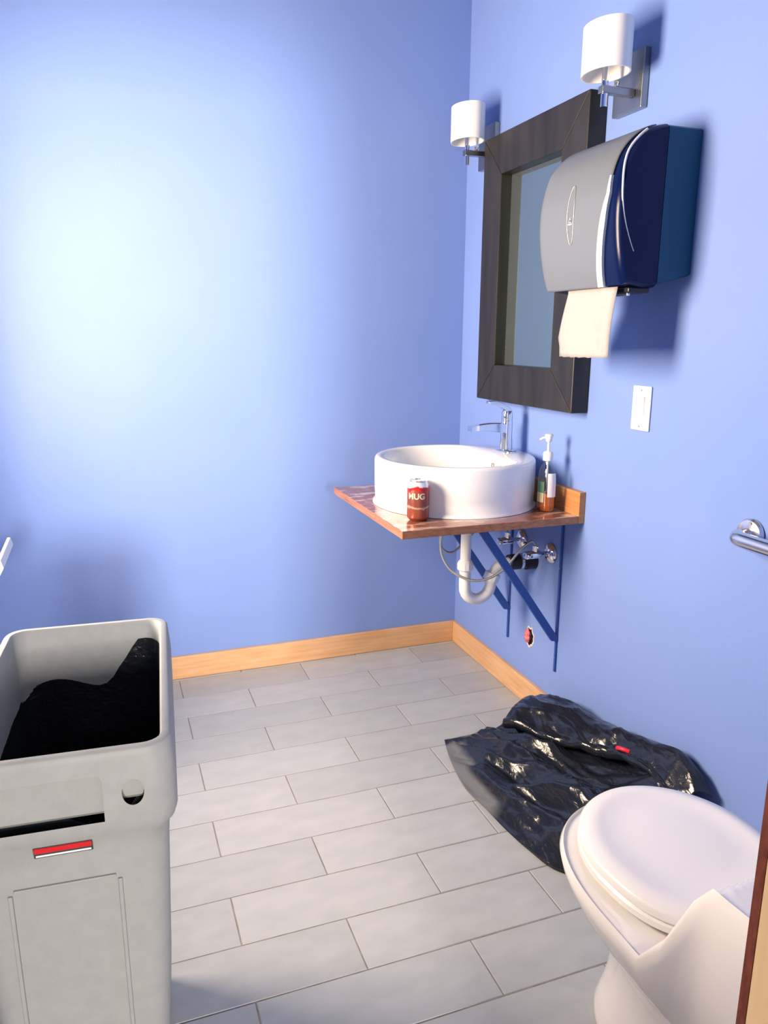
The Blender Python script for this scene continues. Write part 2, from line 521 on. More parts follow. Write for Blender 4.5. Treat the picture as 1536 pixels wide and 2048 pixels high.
# window in the left wall
y0, y1, z0, z1 = WIN
bm = BM()
f = 0.035
box(bm, XL - 0.065, XL - 0.02, y0 + .001, y0 + f, z0 + .001, z1 - .001); box(bm, XL - 0.065, XL - 0.02, y1 - f, y1 - .001, z0 + .001, z1 - .001)
box(bm, XL - 0.065, XL - 0.02, y0 + f, y1 - f, z0 + .001, z0 + f); box(bm, XL - 0.065, XL - 0.02, y0 + f, y1 - f, z1 - f, z1 - .001)
w = struct('window_1', bm, 'white_plastic')
obj('pane', boxm(XL - 0.048, XL - 0.044, y0 + f, y1 - f, z0 + f, z1 - f), 'glass', w)
obj('sill', boxm(XL - 0.019, XL + 0.02, y0 - 0.03, y1 + 0.03, z0 - 0.02, z0 - 0.0005), 'white_plastic', w, bevel=0.003)

# ================================================================== MIRROR
FX = -0.058
my0, my1, mz0, mz1 = -0.868, -0.252, 1.058, 1.934
FW = 0.128
mir = empty('wall_mirror', (-0.001, (my0 + my1) / 2, mz0), 'tall dusty mirror in a thick dark espresso wood frame above the basin', 'mirror')


def frame_piece(pts):
    bm = BM()
    loft(bm, [[Vector((x, y, z)) for (y, z) in pts] for x in (-0.001, FX)], cap0=True, cap1=True)
    return obj('frame_rail', bm, 'espresso', mir, bevel=0.003)


iy0, iy1, iz0, iz1 = my0 + FW, my1 - FW, mz0 + FW - .004, mz1 - FW
frame_piece([(my0, mz0), (my0, mz1), (iy0, iz1), (iy0, iz0)])
frame_piece([(my1, mz0), (iy1, iz0), (iy1, iz1), (my1, mz1)])
frame_piece([(my0, mz1), (my1, mz1), (iy1, iz1), (iy0, iz1)])
frame_piece([(my0, mz0), (iy0, iz0), (iy1, iz0), (my1, mz0)])
obj('mirror_glass', boxm(-0.018, -0.013, iy0 + .0005, iy1 - .0005, iz0 + .0005, iz1 - .0005), 'mirror', mir)


# ================================================================== SCONCES
def sconce(y, zs, label):
    """y: middle of the shade, zs: underside of the shade"""
    cx = -0.105
    py = y + 0.022
    s = empty('wall_sconce', (-0.001, py, zs - 0.075), label, 'wall lamp', 'white shaded wall lamps beside the mirror')
    bm = BM(); box(bm, -0.020, -0.0005, py - 0.060, py + 0.060, zs - 0.075, zs + 0.065)
    obj('back_plate', bm, 'nickel', s, bevel=0.002)
    # oval open shade
    ay, ax, h = 0.074, 0.054, 0.113
    out = []
    for (g, z) in ((0, zs), (0, zs + h), (0.004, zs + h), (0.004, zs)):
        out.append([Vector((cx + (ax - g) * math.cos(a), y + (ay - g) * math.sin(a), z)) for a in [2 * math.pi * k / 56 for k in range(56)]])
    bm = BM(); loft(bm, out + [out[0]]); bmesh.ops.remove_doubles(bm, verts=bm.verts, dist=1e-5)
    obj('shade', bm, 'shade', s, smooth=50)
    obj('post', tubem([(cx, y, zs - 0.075), (cx, y, zs + 0.03)], 0.0085, 16), 'chrome', s, smooth=40)
    obj('arm', boxm(cx - 0.012, -0.0205, y - 0.011, y + 0.011, zs - 0.044, zs - 0.026), 'nickel', s, bevel=0.002)
    obj('socket', lathem([(0.006, 0), (0.018, 0.004), (0.020, 0.04), (0.014, 0.05)], (cx, y, zs + 0.02), n=20), 'white_plastic', s, smooth=40)
    obj('knob', lathem([(0.002, 0), (0.007, 0.002), (0.007, 0.012), (0.002, 0.015)], (cx + 0.035, y, zs - 0.026), n=14), 'chrome', s, smooth=60)
    return s


sconce(-1.000, 1.925, 'white oval shade wall lamp above the towel dispenser, nearer of the two')
sconce(-0.212, 1.935, 'white oval shade wall lamp left of the mirror beside the room corner')

# ================================================================== TOWEL DISPENSER
D0, D1 = -1.250, -0.905     # right end, left end
PROF = catmull([(0.0, 1.757), (0.09, 1.760), (0.145, 1.742), (0.192, 1.695), (0.214, 1.63), (0.219, 1.565), (0.213, 1.50), (0.200, 1.440), (0.186, 1.400)], 5)
PROF = [(v.x, v.y) for v in [Vector((p[0], p[1], 0)) for p in PROF]]
td = empty('towel_dispenser', (-0.001, (D0 + D1) / 2, 1.39), 'bulky silver and smoky black paper towel dispenser on the right wall', 'towel dispenser')
CXD, CZD = 0.085, 1.58


def dsec(y, s, prof):
    return [Vector((-(CXD + (d - CXD) * s), y, CZD + (z - CZD) * s)) for d, z in prof]


SEAM = 0.098


def split_prof(front):
    if front:
        return [(SEAM, 1.7595)] + [p for p in PROF if p[0] > SEAM + .004] + [(0.13, 1.392), (SEAM, 1.394)]
    return [(0.001, 1.757), (SEAM - 0.002, 1.757), (SEAM - 0.002, 1.398), (0.001, 1.422)]


for nm, front, mm, ends in (('cover', True, 'smoke', ((0, .94), (.006, .975), (.018, .995), (.03, 1))),
                            ('rear_housing', False, 'housing', ((0, .955), (.006, .98), (.016, .99)))):
    pr = split_prof(front)
    rings = []
    for e, s in ends: rings.append((D1 - e, s))
    for e, s in reversed(ends): rings.append((D0 + e, s))
    bm = BM()
    R_ = []
    for y, s in rings:
        sec = []
        for d, z in pr:
            dd = d if not front and d < 0.01 else (d if abs(d - SEAM) < .003 else CXD + (d - CXD) * s)
            sec.append(Vector((-dd, y, CZD + (z - CZD) * s)))
        R_.append(sec)
    loft(bm, R_, cap0=True, cap1=True)
    obj(nm, bm, mm, td, smooth=40)

# silver front panel: a shell just proud of the cover
bm = BM()
pp_ = [p for p in PROF if p[0] > 0.10]
NS = 24


def right_edge(z):
    if z > 1.60: return -1.212
    t = (1.60 - z) / 0.2
    return -1.212 + 0.055 * min(1, t) ** 0.8


grid = []
for idx, (d, z) in enumerate(pp_):
    row = []
    yr = right_edge(z)
    for k in range(NS + 1):
        u = k / NS
        y = (D1 - 0.001) + (yr - D1 + 0.001) * u
        e = min(1.0, (D1 - y) / 0.03); s = 0.945 + 0.06 * math.sqrt(max(0, 1 - (1 - e) ** 2)) + 0.018
        row.append(Vector((-(CXD + (d - CXD) * s), y, CZD + (z - CZD) * min(s, 1.012))))
    grid.append(row)
loft(bm, grid, closed=False)
panel = obj('front_panel', bm, 'silver', td, smooth=60, solid=0.003)
# pale crescent along the lower right edge of the panel
bm = BM()
rows = []
for (d, z) in [p for p in pp_ if p[1] < 1.645]:
    yr = right_edge(z)
    wd = 0.004 + 0.016 * min(1, max(0, (1.645 - z) / 0.10))
    s = 1.03
    rows.append([Vector((-(CXD + (d - CXD) * s) - o_, yr + 0.004 - wd * q, CZD + (z - CZD) * 1.012)) for q, o_ in ((0, 0.0005), (0, 0.004), (1, 0.003), (1, -0.012))])
loft(bm, rows, closed=True, cap0=True, cap1=True)
obj('crescent_trim', bm, 'pale_trim', td, smooth=50)
# pale strip over the dark end, a modelled highlight along the seam
pts = []
for i, (d, z) in enumerate([p for p in pp_ if p[1] < 1.742]):
    t = max(0.0, (1.70 - z) / 0.24)
    if z < 1.47: break
    pts.append(Vector((-(CXD + (d - CXD) * 1.0) + 0.045 * t * t - 0.001, -1.236 - 0.013 * min(1, t * 3.0), z)))
obj('seam_highlight', tubem(pts, [0.0035 - 0.0022 * i / len(pts) for i in range(len(pts))], 8), 'pale_trim', td, smooth=60)


def on_panel(z, off=0.004):
    for (a, b) in zip(pp_, pp_[1:]):
        if b[1] <= z <= a[1]:
            t = (a[1] - z) / (a[1] - b[1]); d = a[0] + (b[0] - a[0]) * t
            return -(CXD + (d - CXD) * 1.023) - off
    return -0.22


OY, OZ = -1.062, 1.575
ring = [Vector((on_panel(OZ + 0.070 * math.sin(a), 0.002), OY + 0.0145 * math.cos(a), OZ + 0.070 * math.sin(a))) for a in [2 * math.pi * k / 40 for k in range(40)]]
bm = BM(); tube(bm, ring, 0.0014, 8, closed=True)
ov = obj('oval_ring', bm, 'hose', panel, smooth=60)
bm = BM()
inn = [bm.verts.new(Vector((on_panel(OZ + 0.068 * math.sin(a), 0.0012), OY + 0.0135 * math.cos(a), OZ + 0.068 * math.sin(a)))) for a in [2 * math.pi * k / 40 for k in range(40)]]
bm.faces.new(inn)
obj('oval_window', bm, 'pale_trim', panel)
# small white emblem: a leaf point over a bar
bm = BM()
ex = on_panel(1.565, 0.0028)
for tri in (((0.0005, 1.5585), (-0.006, 1.5585), (0.0008, 1.566)), ((-0.0005, 1.5585), (0.006, 1.5585), (-0.0008, 1.566)), ((-0.004, 1.5605), (0.004, 1.5605), (0, 1.5705))):
    bm.faces.new([bm.verts.new(Vector((ex, OY + a, b))) for a, b in tri])
bm.faces.new([bm.verts.new(Vector((ex, OY + a, b))) for a, b in ((-0.009, 1.5525), (0.009, 1.5525), (0.009, 1.5555), (-0.009, 1.5555))])
obj('emblem', bm, 'badge_white', panel)
# chute and skirt below
obj('chute', boxm(-0.165, -0.105, -1.236, -1.03, 1.383, 1.3955), 'black_rubber', td, bevel=0.003)
obj('tear_bar', boxm(-0.160, -0.152, -1.225, -1.04, 1.376, 1.3825), 'steel', td, bevel=0.001)

# hanging towel sheet
bm = BM()
rows = []
NV, NU = 14, 16
for v in range(NV + 1):
    t = v / NV
    z = 1.397 - 0.169 * t
    yl = -1.004 + 0.062 * min(1, t * 1.4); yr = -1.217 + 0.008 * t
    crease = -1.008 - 0.042 * t
    row = []
    for u in range(NU + 1):
        s = u / NU
        if s < 0.3:
            q = s / 0.3; y = yl + (crease - yl) * q; x = -0.182 + 0.034 * (1 - q) * min(1, 0.15 + t)
        else:
            q = (s - 0.3) / 0.7; y = crease + (yr - crease) * q; x = -0.182 - 0.006 * math.sin(q * math.pi) * (0.4 + t)
        zz = z + (0.004 * (s - .5) if v == NV else 0) + 0.001 * math.sin(u * 2.1) * (v == NV)
        row.append(Vector((x - 0.010 * math.sin(t * 2.2), y, zz)))
    rows.append(row)
loft(bm, rows, closed=False)
tag(obj('paper_towel', bm, 'towel', smooth=50, solid=0.0012), 'cream paper towel sheet hanging below the dispenser', 'paper towel')

# ================================================================== SWITCH
sw = empty('light_switch', (-0.001, -1.114, 1.035), 'white rocker light switch plate on the right wall', 'light switch')
obj('plate', boxm(-0.006, -0.0005, -1.1505, -1.0775, 1.035, 1.153), 'white_plastic', sw, bevel=0.0035, segs=3)
bm = BM()
loft(bm, [[Vector((-0.0062, y, z)) for y, z in ((-1.1305, 1.061), (-1.0975, 1.061), (-1.0975, 1.127), (-1.1305, 1.127))],
          [Vector((x, y, z)) for x, y, z in ((-0.0075, -1.1300, 1.0615), (-0.0075, -1.0980, 1.0615), (-0.0115, -1.0980, 1.1265), (-0.0115, -1.1300, 1.1265))]], cap0=True, cap1=True)
obj('rocker', bm, 'white_plastic', sw, bevel=0.001)
for z in (1.046, 1.142):
    obj('screw', lathem([(0.003, -0.0072), (0.003, -0.0061)], (0, -1.114, z), 'x', 12), 'steel', sw)

# ================================================================== GRAB BAR
gb = empty('grab_bar', (-0.001, -1.90, 0.82), 'polished steel grab bar on the right wall above the toilet', 'grab bar')
for y in (-1.525, -2.28):
    fo = obj('flange', lathem([(0.037, -0.001), (0.038, -0.006), (0.034, -0.012), (0.020, -0.016)], (0, y, 0.846), 'x', 32), 'steel', gb, smooth=40)
    for k in range(3):
        a = math.radians(100 + 120 * k)
        obj('screw', lathem([(0.004, -0.0155), (0.0035, -0.0125)], (0, y + 0.028 * math.cos(a), 0.846 + 0.028 * math.sin(a)), 'x', 10), 'hose', fo)
pts = catmull([(-0.005, -1.525, 0.846), (-0.030, -1.525, 0.846), (-0.048, -1.532, 0.846), (-0.058, -1.552, 0.846), (-0.060, -1.60, 0.846)], 6)
pts += [Vector((-0.060, y, 0.846)) for y in (-1.75, -1.9, -2.05)]
pts += catmull([(-0.060, -2.205, 0.846), (-0.058, -2.253, 0.846), (-0.048, -2.273, 0.846), (-0.030, -2.28, 0.846), (-0.005, -2.28, 0.846)], 6)
obj('bar', tubem(pts, 0.0175, 20), 'steel', gb, smooth=60)

# ================================================================== COUNTER + BRACKETS
CZ = 0.7475; CT = 0.024
CX0, CY0, CY1 = -0.598, -0.888, -0.214
ct = empty('vanity_counter', (-0.3, (CY0 + CY1) / 2, CZ - CT), 'reddish brown wooden counter shelf with pale soap stains', 'counter')
bm = BM(); box(bm, CX0, -0.0225, CY0, CY1, CZ - CT, CZ)
bm.faces.ensure_lookup_table()
for fc in bm.faces:
    fc.material_index = 0 if fc.calc_center_median().z > CZ - 1e-4 else 1
o = obj('top_board', bm, ['counter_top', 'counter_edge'], ct, bevel=0.0015)
obj('backsplash', boxm(-0.022, -0.0005, CY0, CY1, CZ - CT, CZ + 0.073), 'splash', ct, bevel=0.0015)


def bracket(y, label):
    b = empty('shelf_bracket', (-0.001, y, 0.19), label, 'bracket', 'steel brackets under the counter')
    obj('wall_leg', boxm(-0.008, -0.0005, y - 0.004, y + 0.004, 0.19, CZ - CT - 0.0125), 'bracket', b, bevel=0.001)
    obj('top_leg', boxm(-0.47, -0.0005, y - 0.006, y + 0.006, CZ - CT - 0.012, CZ - CT - 0.0005), 'bracket', b, bevel=0.001)
    a = Vector((-0.30, y, CZ - CT - 0.014)); c = Vector((-0.008, y, 0.300))
    d = (c - a).normalized(); n = Vector((d.z, 0, -d.x)) * 0.0125
    bm = BM()
    loft(bm, [[Vector((p.x, yy, p.z)) for p in (a - n - d * .012, c - n + d * .012, c + n - d * .012, a + n + d * .012)] for yy in (y - 0.006, y + 0.006)], cap0=True, cap1=True)
    obj('diagonal_brace', bm, 'bracket', b, bevel=0.001)
    for z in (0.24, 0.55):
        obj('screw', lathem([(0.003, -0.0100), (0.003, -0.0085)], (0, y, z), 'x', 10), 'steel', b)


bracket(-0.782, 'blue steel counter bracket with diagonal brace, nearer the switch')
bracket(-0.463, 'blue steel counter bracket behind the white drain trap')

# ================================================================== BASIN
BC = Vector((-0.288, -0.562, CZ)); BR = 0.262; BZ = 0.900
bs = empty('vessel_basin', BC, 'round white porcelain vessel basin on the wooden counter', 'basin')
bm = BM()
N = 96
DECK = 0.135     # faucet ledge starts here along +x


def circ(r, z, c=BC): return [Vector((c.x + r * math.cos(a), c.y + r * math.sin(a), z)) for a in [2 * math.pi * k / N for k in range(N)]]


def inner(r, z, deck):
    """opening: a circle cut by the faucet ledge, softly blended"""
    out = []
    for k in range(N):
        a = 2 * math.pi * k / N
        c_, s_ = math.cos(a), math.sin(a)
        rr = r
        if c_ > 0:
            q = deck / max(c_, 1e-4)
            p = 7.0
            rr = 1.0 / ((1 / r) ** p + (1 / q) ** p) ** (1 / p)
        out.append(Vector((BC.x + rr * c_, BC.y + rr * s_, z)))
    return out


rings = [circ(0.255, CZ + .0006), circ(BR + 0.006, CZ + .001), circ(BR + 0.005, CZ + 0.006), circ(BR - 0.003, CZ + 0.014), circ(BR, CZ + 0.05), circ(BR, BZ - 0.010), circ(BR - 0.003, BZ - 0.003), circ(BR - 0.009, BZ),
         inner(BR - 0.022, BZ, DECK + 0.012), inner(BR - 0.028, BZ - 0.005, DECK), inner(BR - 0.034, BZ - 0.03, DECK - 0.006),
         inner(BR - 0.045, BZ - 0.075, DECK - 0.016), inner(BR - 0.085, BZ - 0.11, DECK - 0.05), inner(0.10, BZ - 0.122, 0.07), circ(0.03, BZ - 0.126)]
loft(bm, rings, cap0=True, cap1=True)
obj('bowl', bm, 'porcelain', bs, smooth=50)
obj('drain', lathem([(0.026, 0), (0.028, 0.003), (0.02, 0.005), (0.004, 0.004)], (BC.x, BC.y, BZ - 0.1262), n=24), 'chrome', bs, smooth=60)
obj('overflow', lathem([(0.009, 0.006), (0.0095, -0.003), (0.006, -0.0035), (0.0055, 0.002)], (BC.x + DECK - 0.0085, BC.y - 0.03, BZ - 0.036), 'x', 20), 'hose', bs, smooth=60)

# ================================================================== FAUCET
FC = Vector((-0.082, -0.530, BZ))
fa = empty('faucet', FC, 'chrome single lever faucet on the basin ledge', 'faucet')
bm = BM()
rr_ = []
for g, z in ((0.0, .0004), (0.0, .004), (.004, .0065)):
    rr_.append([Vector((FC.x + (0.027 - g) * math.cos(a), FC.y + (0.052 - g) * math.sin(a), FC.z + z)) for a in [2 * math.pi * k / 40 for k in range(40)]])
loft(bm, rr_, cap0=True, cap1=True)
obj('base_plate', bm, 'chrome', fa, smooth=40)
obj('body', lathem([(0.020, .0066), (0.0195, .05), (0.019, .098), (0.018, .104), (0.0175, .104)], FC, n=32), 'chrome', fa, smooth=40)
sp = []
for i in range(13):
    t = i / 12
    x = FC.x - 0.010 - 0.128 * t; z = FC.z + 0.078 + 0.022 * t - 0.020 * t * t
    hw = 0.0175 - 0.001 * t; th = 0.030 - 0.016 * t
    sp.append([Vector((x, FC.y + sx * hw, z + sz * th / 2)) for sx, sz in ((-1, -1), (-.6, -1.15), (.6, -1.15), (1, -1), (1, 1), (.6, 1.15), (-.6, 1.15), (-1, 1))])
bm = BM(); loft(bm, sp, cap0=True, cap1=True)
obj('spout', bm, 'chrome', fa, smooth=45)
obj('cartridge_cap', lathem([(0.0178, .105), (0.0185, .107), (0.0185, .128), (0.016, .136), (0.006, .139)], FC, n=28), 'chrome', fa, smooth=45)
lv = []
for i in range(11):
    t = i / 10
    x = FC.x + 0.008 - 0.084 * t; z = FC.z + 0.132 + 0.030 * math.sin(min(1, t * 1.35) * math.pi / 2) + 0.004 * t
    hw = 0.014 - 0.003 * t; th = 0.020 - 0.013 * t
    lv.append([Vector((x, FC.y + sx * hw, z + sz * th / 2)) for sx, sz in ((-1, -1), (1, -1), (1, 1), (-1, 1))])
bm = BM(); loft(bm, lv, cap0=True, cap1=True)
obj('lever', bm, 'chrome', fa, smooth=50, bevel=0.001)
obj('pop_up_rod', tubem([(FC.x + 0.024, FC.y, FC.z + 0.006), (FC.x + 0.024, FC.y, FC.z + 0.04)], 0.0025, 8), 'chrome', fa, smooth=60)

# ================================================================== SODA CAN
CC = Vector((-0.503, -0.772, CZ + 0.0005))
cn = empty('soda_can', CC, 'brown and white soda can standing in front of the basin', 'soda can')
body = obj('body', lathem([(0.024, 0), (0.0265, 0.002), (0.033, 0.010), (0.0332, 0.014), (0.0332, 0.098), (0.0315, 0.104), (0.027, 0.113), (0.0262, 0.1165)], CC, n=40), 'can', cn, smooth=35)
obj('rim', lathem([(0.0262, 0.1166), (0.0272, 0.1185), (0.0265, 0.1215), (0.0250, 0.1215), (0.0242, 0.1170), (0.002, 0.1168)], CC, n=40), 'lid_alu', cn, smooth=35)
bm = BM(); rings = []
box(bm, CC.x - 0.013, CC.x + 0.010, CC.y - 0.006, CC.y + 0.006, CC.z + 0.1172, CC.z + 0.1186)
obj('pull_tab', bm, 'lid_alu', cn, bevel=0.0005)


def wrap_text(txt, size, cc, r, ang, z, name, parent, material, shear=0.0):
    cu = bpy.data.curves.new(name, 'FONT'); cu.body = txt; cu.size = size; cu.align_x = 'CENTER'; cu.extrude = 0.0; cu.shear = shear
    cu.offset = 0.0008
    to = bpy.data.objects.new(name, cu); COL.objects.link(to)
    dg = bpy.context.evaluated_depsgraph_get(); dg.update()
    me = bpy.data.meshes.new_from_object(to.evaluated_get(dg))
    bpy.data.objects.remove(to)
    bm = BM(); bm.from_mesh(me)
    bmesh.ops.subdivide_edges(bm, edges=[e for e in bm.edges if e.calc_length() > size * .15], cuts=2, use_grid_fill=False)
    for v in bm.verts:
        a = ang + v.co.x / r
        v.co = Vector((cc.x + r * math.cos(a), cc.y + r * math.sin(a), cc.z + z + v.co.y))
    return obj(name, bm, material, parent)


wrap_text('MUG', 0.024, CC, 0.0336, math.radians(-122), 0.068, 'lettering', body, 'cream_print')
bm = BM()
arc = []
for k in range(13):
    a = math.radians(-122 + (k - 6) * 7.5); q = (k - 6) / 6
    zc = 0.0915 + 0.008 * (1 - q * q)
    arc.append([Vector((CC.x + 0.0335 * math.cos(a), CC.y + 0.0335 * math.sin(a), CC.z + zc + s)) for s in (-0.004, 0.004)])
loft(bm, arc, closed=False)
obj('red_arch', bm, 'red', body)

# ================================================================== SOAP BOTTLE
SC = Vector((-0.076, -0.786, CZ + 0.0006))
sb = empty('soap_bottle', SC, 'clear pump bottle with a little amber soap beside the basin', 'soap bottle')


def oval_rings(spec, c):
    return [[Vector((c.x + ax * math.cos(a), c.y + ay * math.sin(a), c.z + z)) for a in [2 * math.pi * k / 32 for k in range(32)]] for ax, ay, z in spec]


bm = BM(); loft(bm, oval_rings([(.021, .030, 0), (.024, .033, .004), (.025, .034, .02), (.024, .033, .10), (.022, .030, .125), (.016, .022, .142), (.012, .013, .150), (.012, .012, .158)], SC), cap0=True, cap1=True)
obj('bottle', bm, 'bottle', sb, smooth=60)
bm = BM(); loft(bm, oval_rings([(.019, .028, .002), (.022, .031, .006), (.0235, .0325, .02), (.0233, .0323, .058)], SC), cap0=True, cap1=True)
obj('amber_liquid', bm, 'soap', sb, smooth=40)
# wrap label on the side towards the room
bm = BM(); rows = []
for z in (0.030, 0.060, 0.095):
    rows.append([Vector((SC.x + .0256 * math.cos(a), SC.y + .0346 * math.sin(a), SC.z + z)) for a in [math.radians(160 + 5 * k) for k in range(12)]])
loft(bm, rows, closed=False)
for fc in bm.faces: fc.material_index = 0 if fc.calc_center_median().z < SC.z + .06 else 1
M['label_yellow'] = mat('label_yellow', (0.72, 0.66, 0.34), 0.5)
M['label_green'] = mat('label_green', (0.12, 0.30, 0.18), 0.5)
obj('label', bm, ['label_yellow', 'label_green'], sb)
bm = BM(); rows = []
for z in (0.048, 0.09, 0.122):
    q = 1.0 if z < .1 else .93
    rows.append([Vector((SC.x + .0256 * q * math.cos(a), SC.y + .0346 * q * math.sin(a), SC.z + z)) for a in [math.radians(236 + 6 * k) for k in range(13)]])
loft(bm, rows, closed=False)
obj('back_label', bm, 'white_plastic', sb)
pm = obj('pump_collar', lathem([(.0145, .1585), (.0155, .161), (.0155, .180), (.013, .185), (.006, .188)], SC, n=24), 'white_plastic', sb, smooth=40)
obj('pump_stem', tubem([SC + Vector((0, 0, .188)), SC + Vector((0, 0, .216))], 0.0042, 12), 'white_plastic', sb, smooth=60)
bm = BM()
lathe(bm, [(.007, .2165), (.009, .219), (.0125, .234), (.0135, .237), (.010, .240), (.002, .241)], SC, n=20)
tube(bm, [SC + Vector((0.004, 0, .228)), SC + Vector((-0.018, 0.006, .228)), SC + Vector((-0.026, 0.009, .222))], [.005, .0042, .0038], 10)
obj('pump_head', bm, 'white_plastic', sb, smooth=40)
obj('dip_tube', tubem([SC + Vector((0, 0, .158)), SC + Vector((0.002, 0, .012))], 0.003, 8), 'white_plastic', sb, smooth=60)

# ================================================================== DRAIN TRAP
DX, DY = -0.262, -0.612
tr = empty('drain_trap', (DX, DY, 0.41), 'white plastic drain trap hanging under the counter', 'drain trap')
obj('tailpiece', tubem([(DX, DY, CZ - CT - 0.0005), (DX, DY, 0.545)], 0.0175, 24), 'pvc', tr, smooth=40)
obj('slip_nut', lathem([(0.024, 0.520), (0.027, 0.524), (0.027, 0.542), (0.022, 0.552), (0.0178, 0.556)], (DX, DY, 0), n=12), 'pvc', tr, smooth=25)
tp = [(DX, DY, 0.532), (DX, DY, 0.47)]
RU = 0.052
for k in range(1, 12):
    a = math.pi + k * math.pi / 12
    tp.append((DX + RU + RU * math.cos(a), DY + 0.012 * k / 12, 0.462 + RU * math.sin(a)))
tp += [(DX + 2 * RU, DY + 0.012, 0.466), (DX + 2 * RU + 0.004, DY + 0.012, 0.48)]
obj('trap_bend', tubem(tp, 0.0195, 24), 'pvc', tr, smooth=50)
obj('slip_nut', tubem([(DX + 2 * RU - 0.002, DY + 0.012, 0.470), (DX + 2 * RU + 0.008, DY + 0.011, 0.494)], 0.027, 12), 'pvc', tr, smooth=25)
ap = catmull([(DX + 2 * RU + 0.006, DY + 0.011, 0.490), (DX + 2 * RU + 0.022, DY + 0.010, 0.514), (DX + 2 * RU + 0.05, DY + 0.006, 0.528), (-0.085, DY, 0.530)], 6)
obj('trap_arm', tubem(ap, 0.0175, 24), 'pvc', tr, smooth=50)
obj('wall_coupling', tubem([(-0.098, DY, 0.530), (-0.035, DY, 0.530), (-0.0346, DY, 0.530), (-0.001, DY, 0.530)], [0.027, 0.027, 0.031, 0.031], 24), 'black_rubber', tr, smooth=30)
obj('clamp_ring', tubem([(-0.060, DY, 0.530), (-0.050, DY, 0.530)], 0.0285, 24), 'chrome', tr, smooth=30)


# ================================================================== SHUTOFF VALVES
def valve(y, hose_pts, label):
    z = 0.583
    v = empty('shutoff_valve', (-0.001, y, z - 0.03), label, 'valve', 'chrome shutoff valves under the counter')
    obj('escutcheon', lathem([(0.033, -0.001), (0.034, -0.004), (0.028, -0.012), (0.014, -0.018)], (0, y, z), 'x', 32), 'chrome', v, smooth=50)
    obj('stub_pipe', tubem([(-0.016, y, z), (-0.055, y, z)], 0.008, 16), 'chrome', v, smooth=50)
    obj('valve_body', lathem([(0.008, -0.04), (0.013, -0.044), (0.013, -0.078), (0.010, -0.084)], (0, y, z), 'x', 20), 'chrome', v, smooth=40)
    h = BM(); 
    rings_ = [[Vector((-0.085 - e, y + (0.020 - g) * math.cos(a), z + (0.012 - g * .6) * math.sin(a))) for a in [2 * math.pi * k / 24 for k in range(24)]] for e, g in ((0, .004), (.003, 0), (.012, 0), (.015, .004))]
    loft(h, rings_, cap0=True, cap1=True)
    obj('oval_handle', h, 'chrome', v, smooth=40)
    obj('outlet_nut', tubem([(-0.062, y, z + 0.010), (-0.062, y, z + 0.030)], 0.009, 6), 'chrome', v)
    obj('supply_hose', tubem(catmull([(-0.062, y, z + 0.030)] + hose_pts, 8), 0.0042, 10), 'hose', v, smooth=60)


valve(-0.530, [(-0.075, -0.528, 0.640), (-0.13, -0.52, 0.668), (-0.20, -0.52, 0.610), (-0.27, -0.53, 0.560), (-0.318, -0.54, 0.585), (-0.325, -0.55, 0.65), (-0.30, -0.55, CZ - CT - .001)], 'chrome shutoff valve under the counter, nearer the room corner')
valve(-0.718, [(-0.075, -0.715, 0.628), (-0.11, -0.705, 0.600), (-0.16, -0.69, 0.535), (-0.215, -0.670, 0.500), (-0.27, -0.645, 0.498), (-0.318, -0.60, 0.53), (-0.335, -0.57, 0.60), (-0.315, -0.575, CZ - CT - .001)], 'chrome shutoff valve under the counter beside the nearer bracket')

# ================================================================== HOLE IN THE WALL
hw = empty('wall_hole', (-0.001, -0.612, 0.215), 'small torn hole with pink filling low on the right wall', 'wall hole')
random.seed(3)
bm = BM()
rim = []
for k in range(22):
    a = 2 * math.pi * k / 22
    r = 1 + random.uniform(-.16, .16)
    rim.append((math.cos(a) * r, math.sin(a) * r))
loft(bm, [[Vector((-x, -0.612 - 0.004 * 0 + 0.024 * q * c, 0.248 + 0.035 * q * s)) for c, s in rim] for x, q in ((0.0004, 1.12), (0.0022, 1.0), (0.0008, 0.88))])
obj('torn_rim', bm, 'gypsum', hw)
bm = BM(); bm.faces.new([bm.verts.new(Vector((-0.0009, -0.612 + 0.0225 * c, 0.248 + 0.033 * s))) for c, s in rim])
obj('opening_shade', bm, 'hole_shade', hw)  # flat near-black face on the wall, painted as the shade inside the hole
bm = BM(); bmesh.ops.create_icosphere(bm, subdivisions=3, radius=1)
for v in bm.verts:
    n_ = 1 + 0.35 * noise.noise(v.co * 2.3) + 0.15 * noise.noise(v.co * 6)
    v.co = Vector((-0.006 + 0.009 * v.co.x * n_, -0.606 + 0.015 * v.co.y * n_, 0.251 + 0.025 * v.co.z * n_))
obj('pink_filling', bm, 'pink', hw, smooth=180)

# ================================================================== BLACK BAG
bag = empty('trash_bag', (-0.22, -1.12, 0.0), 'crumpled shiny black plastic bag slumped against the right wall', 'trash bag')


def poly_at(pts, t):
    pts = [Vector(p) for p in pts]
    L = [0]
    for a, b in zip(pts, pts[1:]): L.append(L[-1] + (b - a).length)
    s = t * L[-1]
    for i in range(len(pts) - 1):
        if s <= L[i + 1] or i == len(pts) - 2:
            q = (s - L[i]) / max(1e-9, L[i + 1] - L[i]); return pts[i].lerp(pts[i + 1], q)


def ridge(p, f):
    return 1 - abs(noise.noise(p * f)) * 2


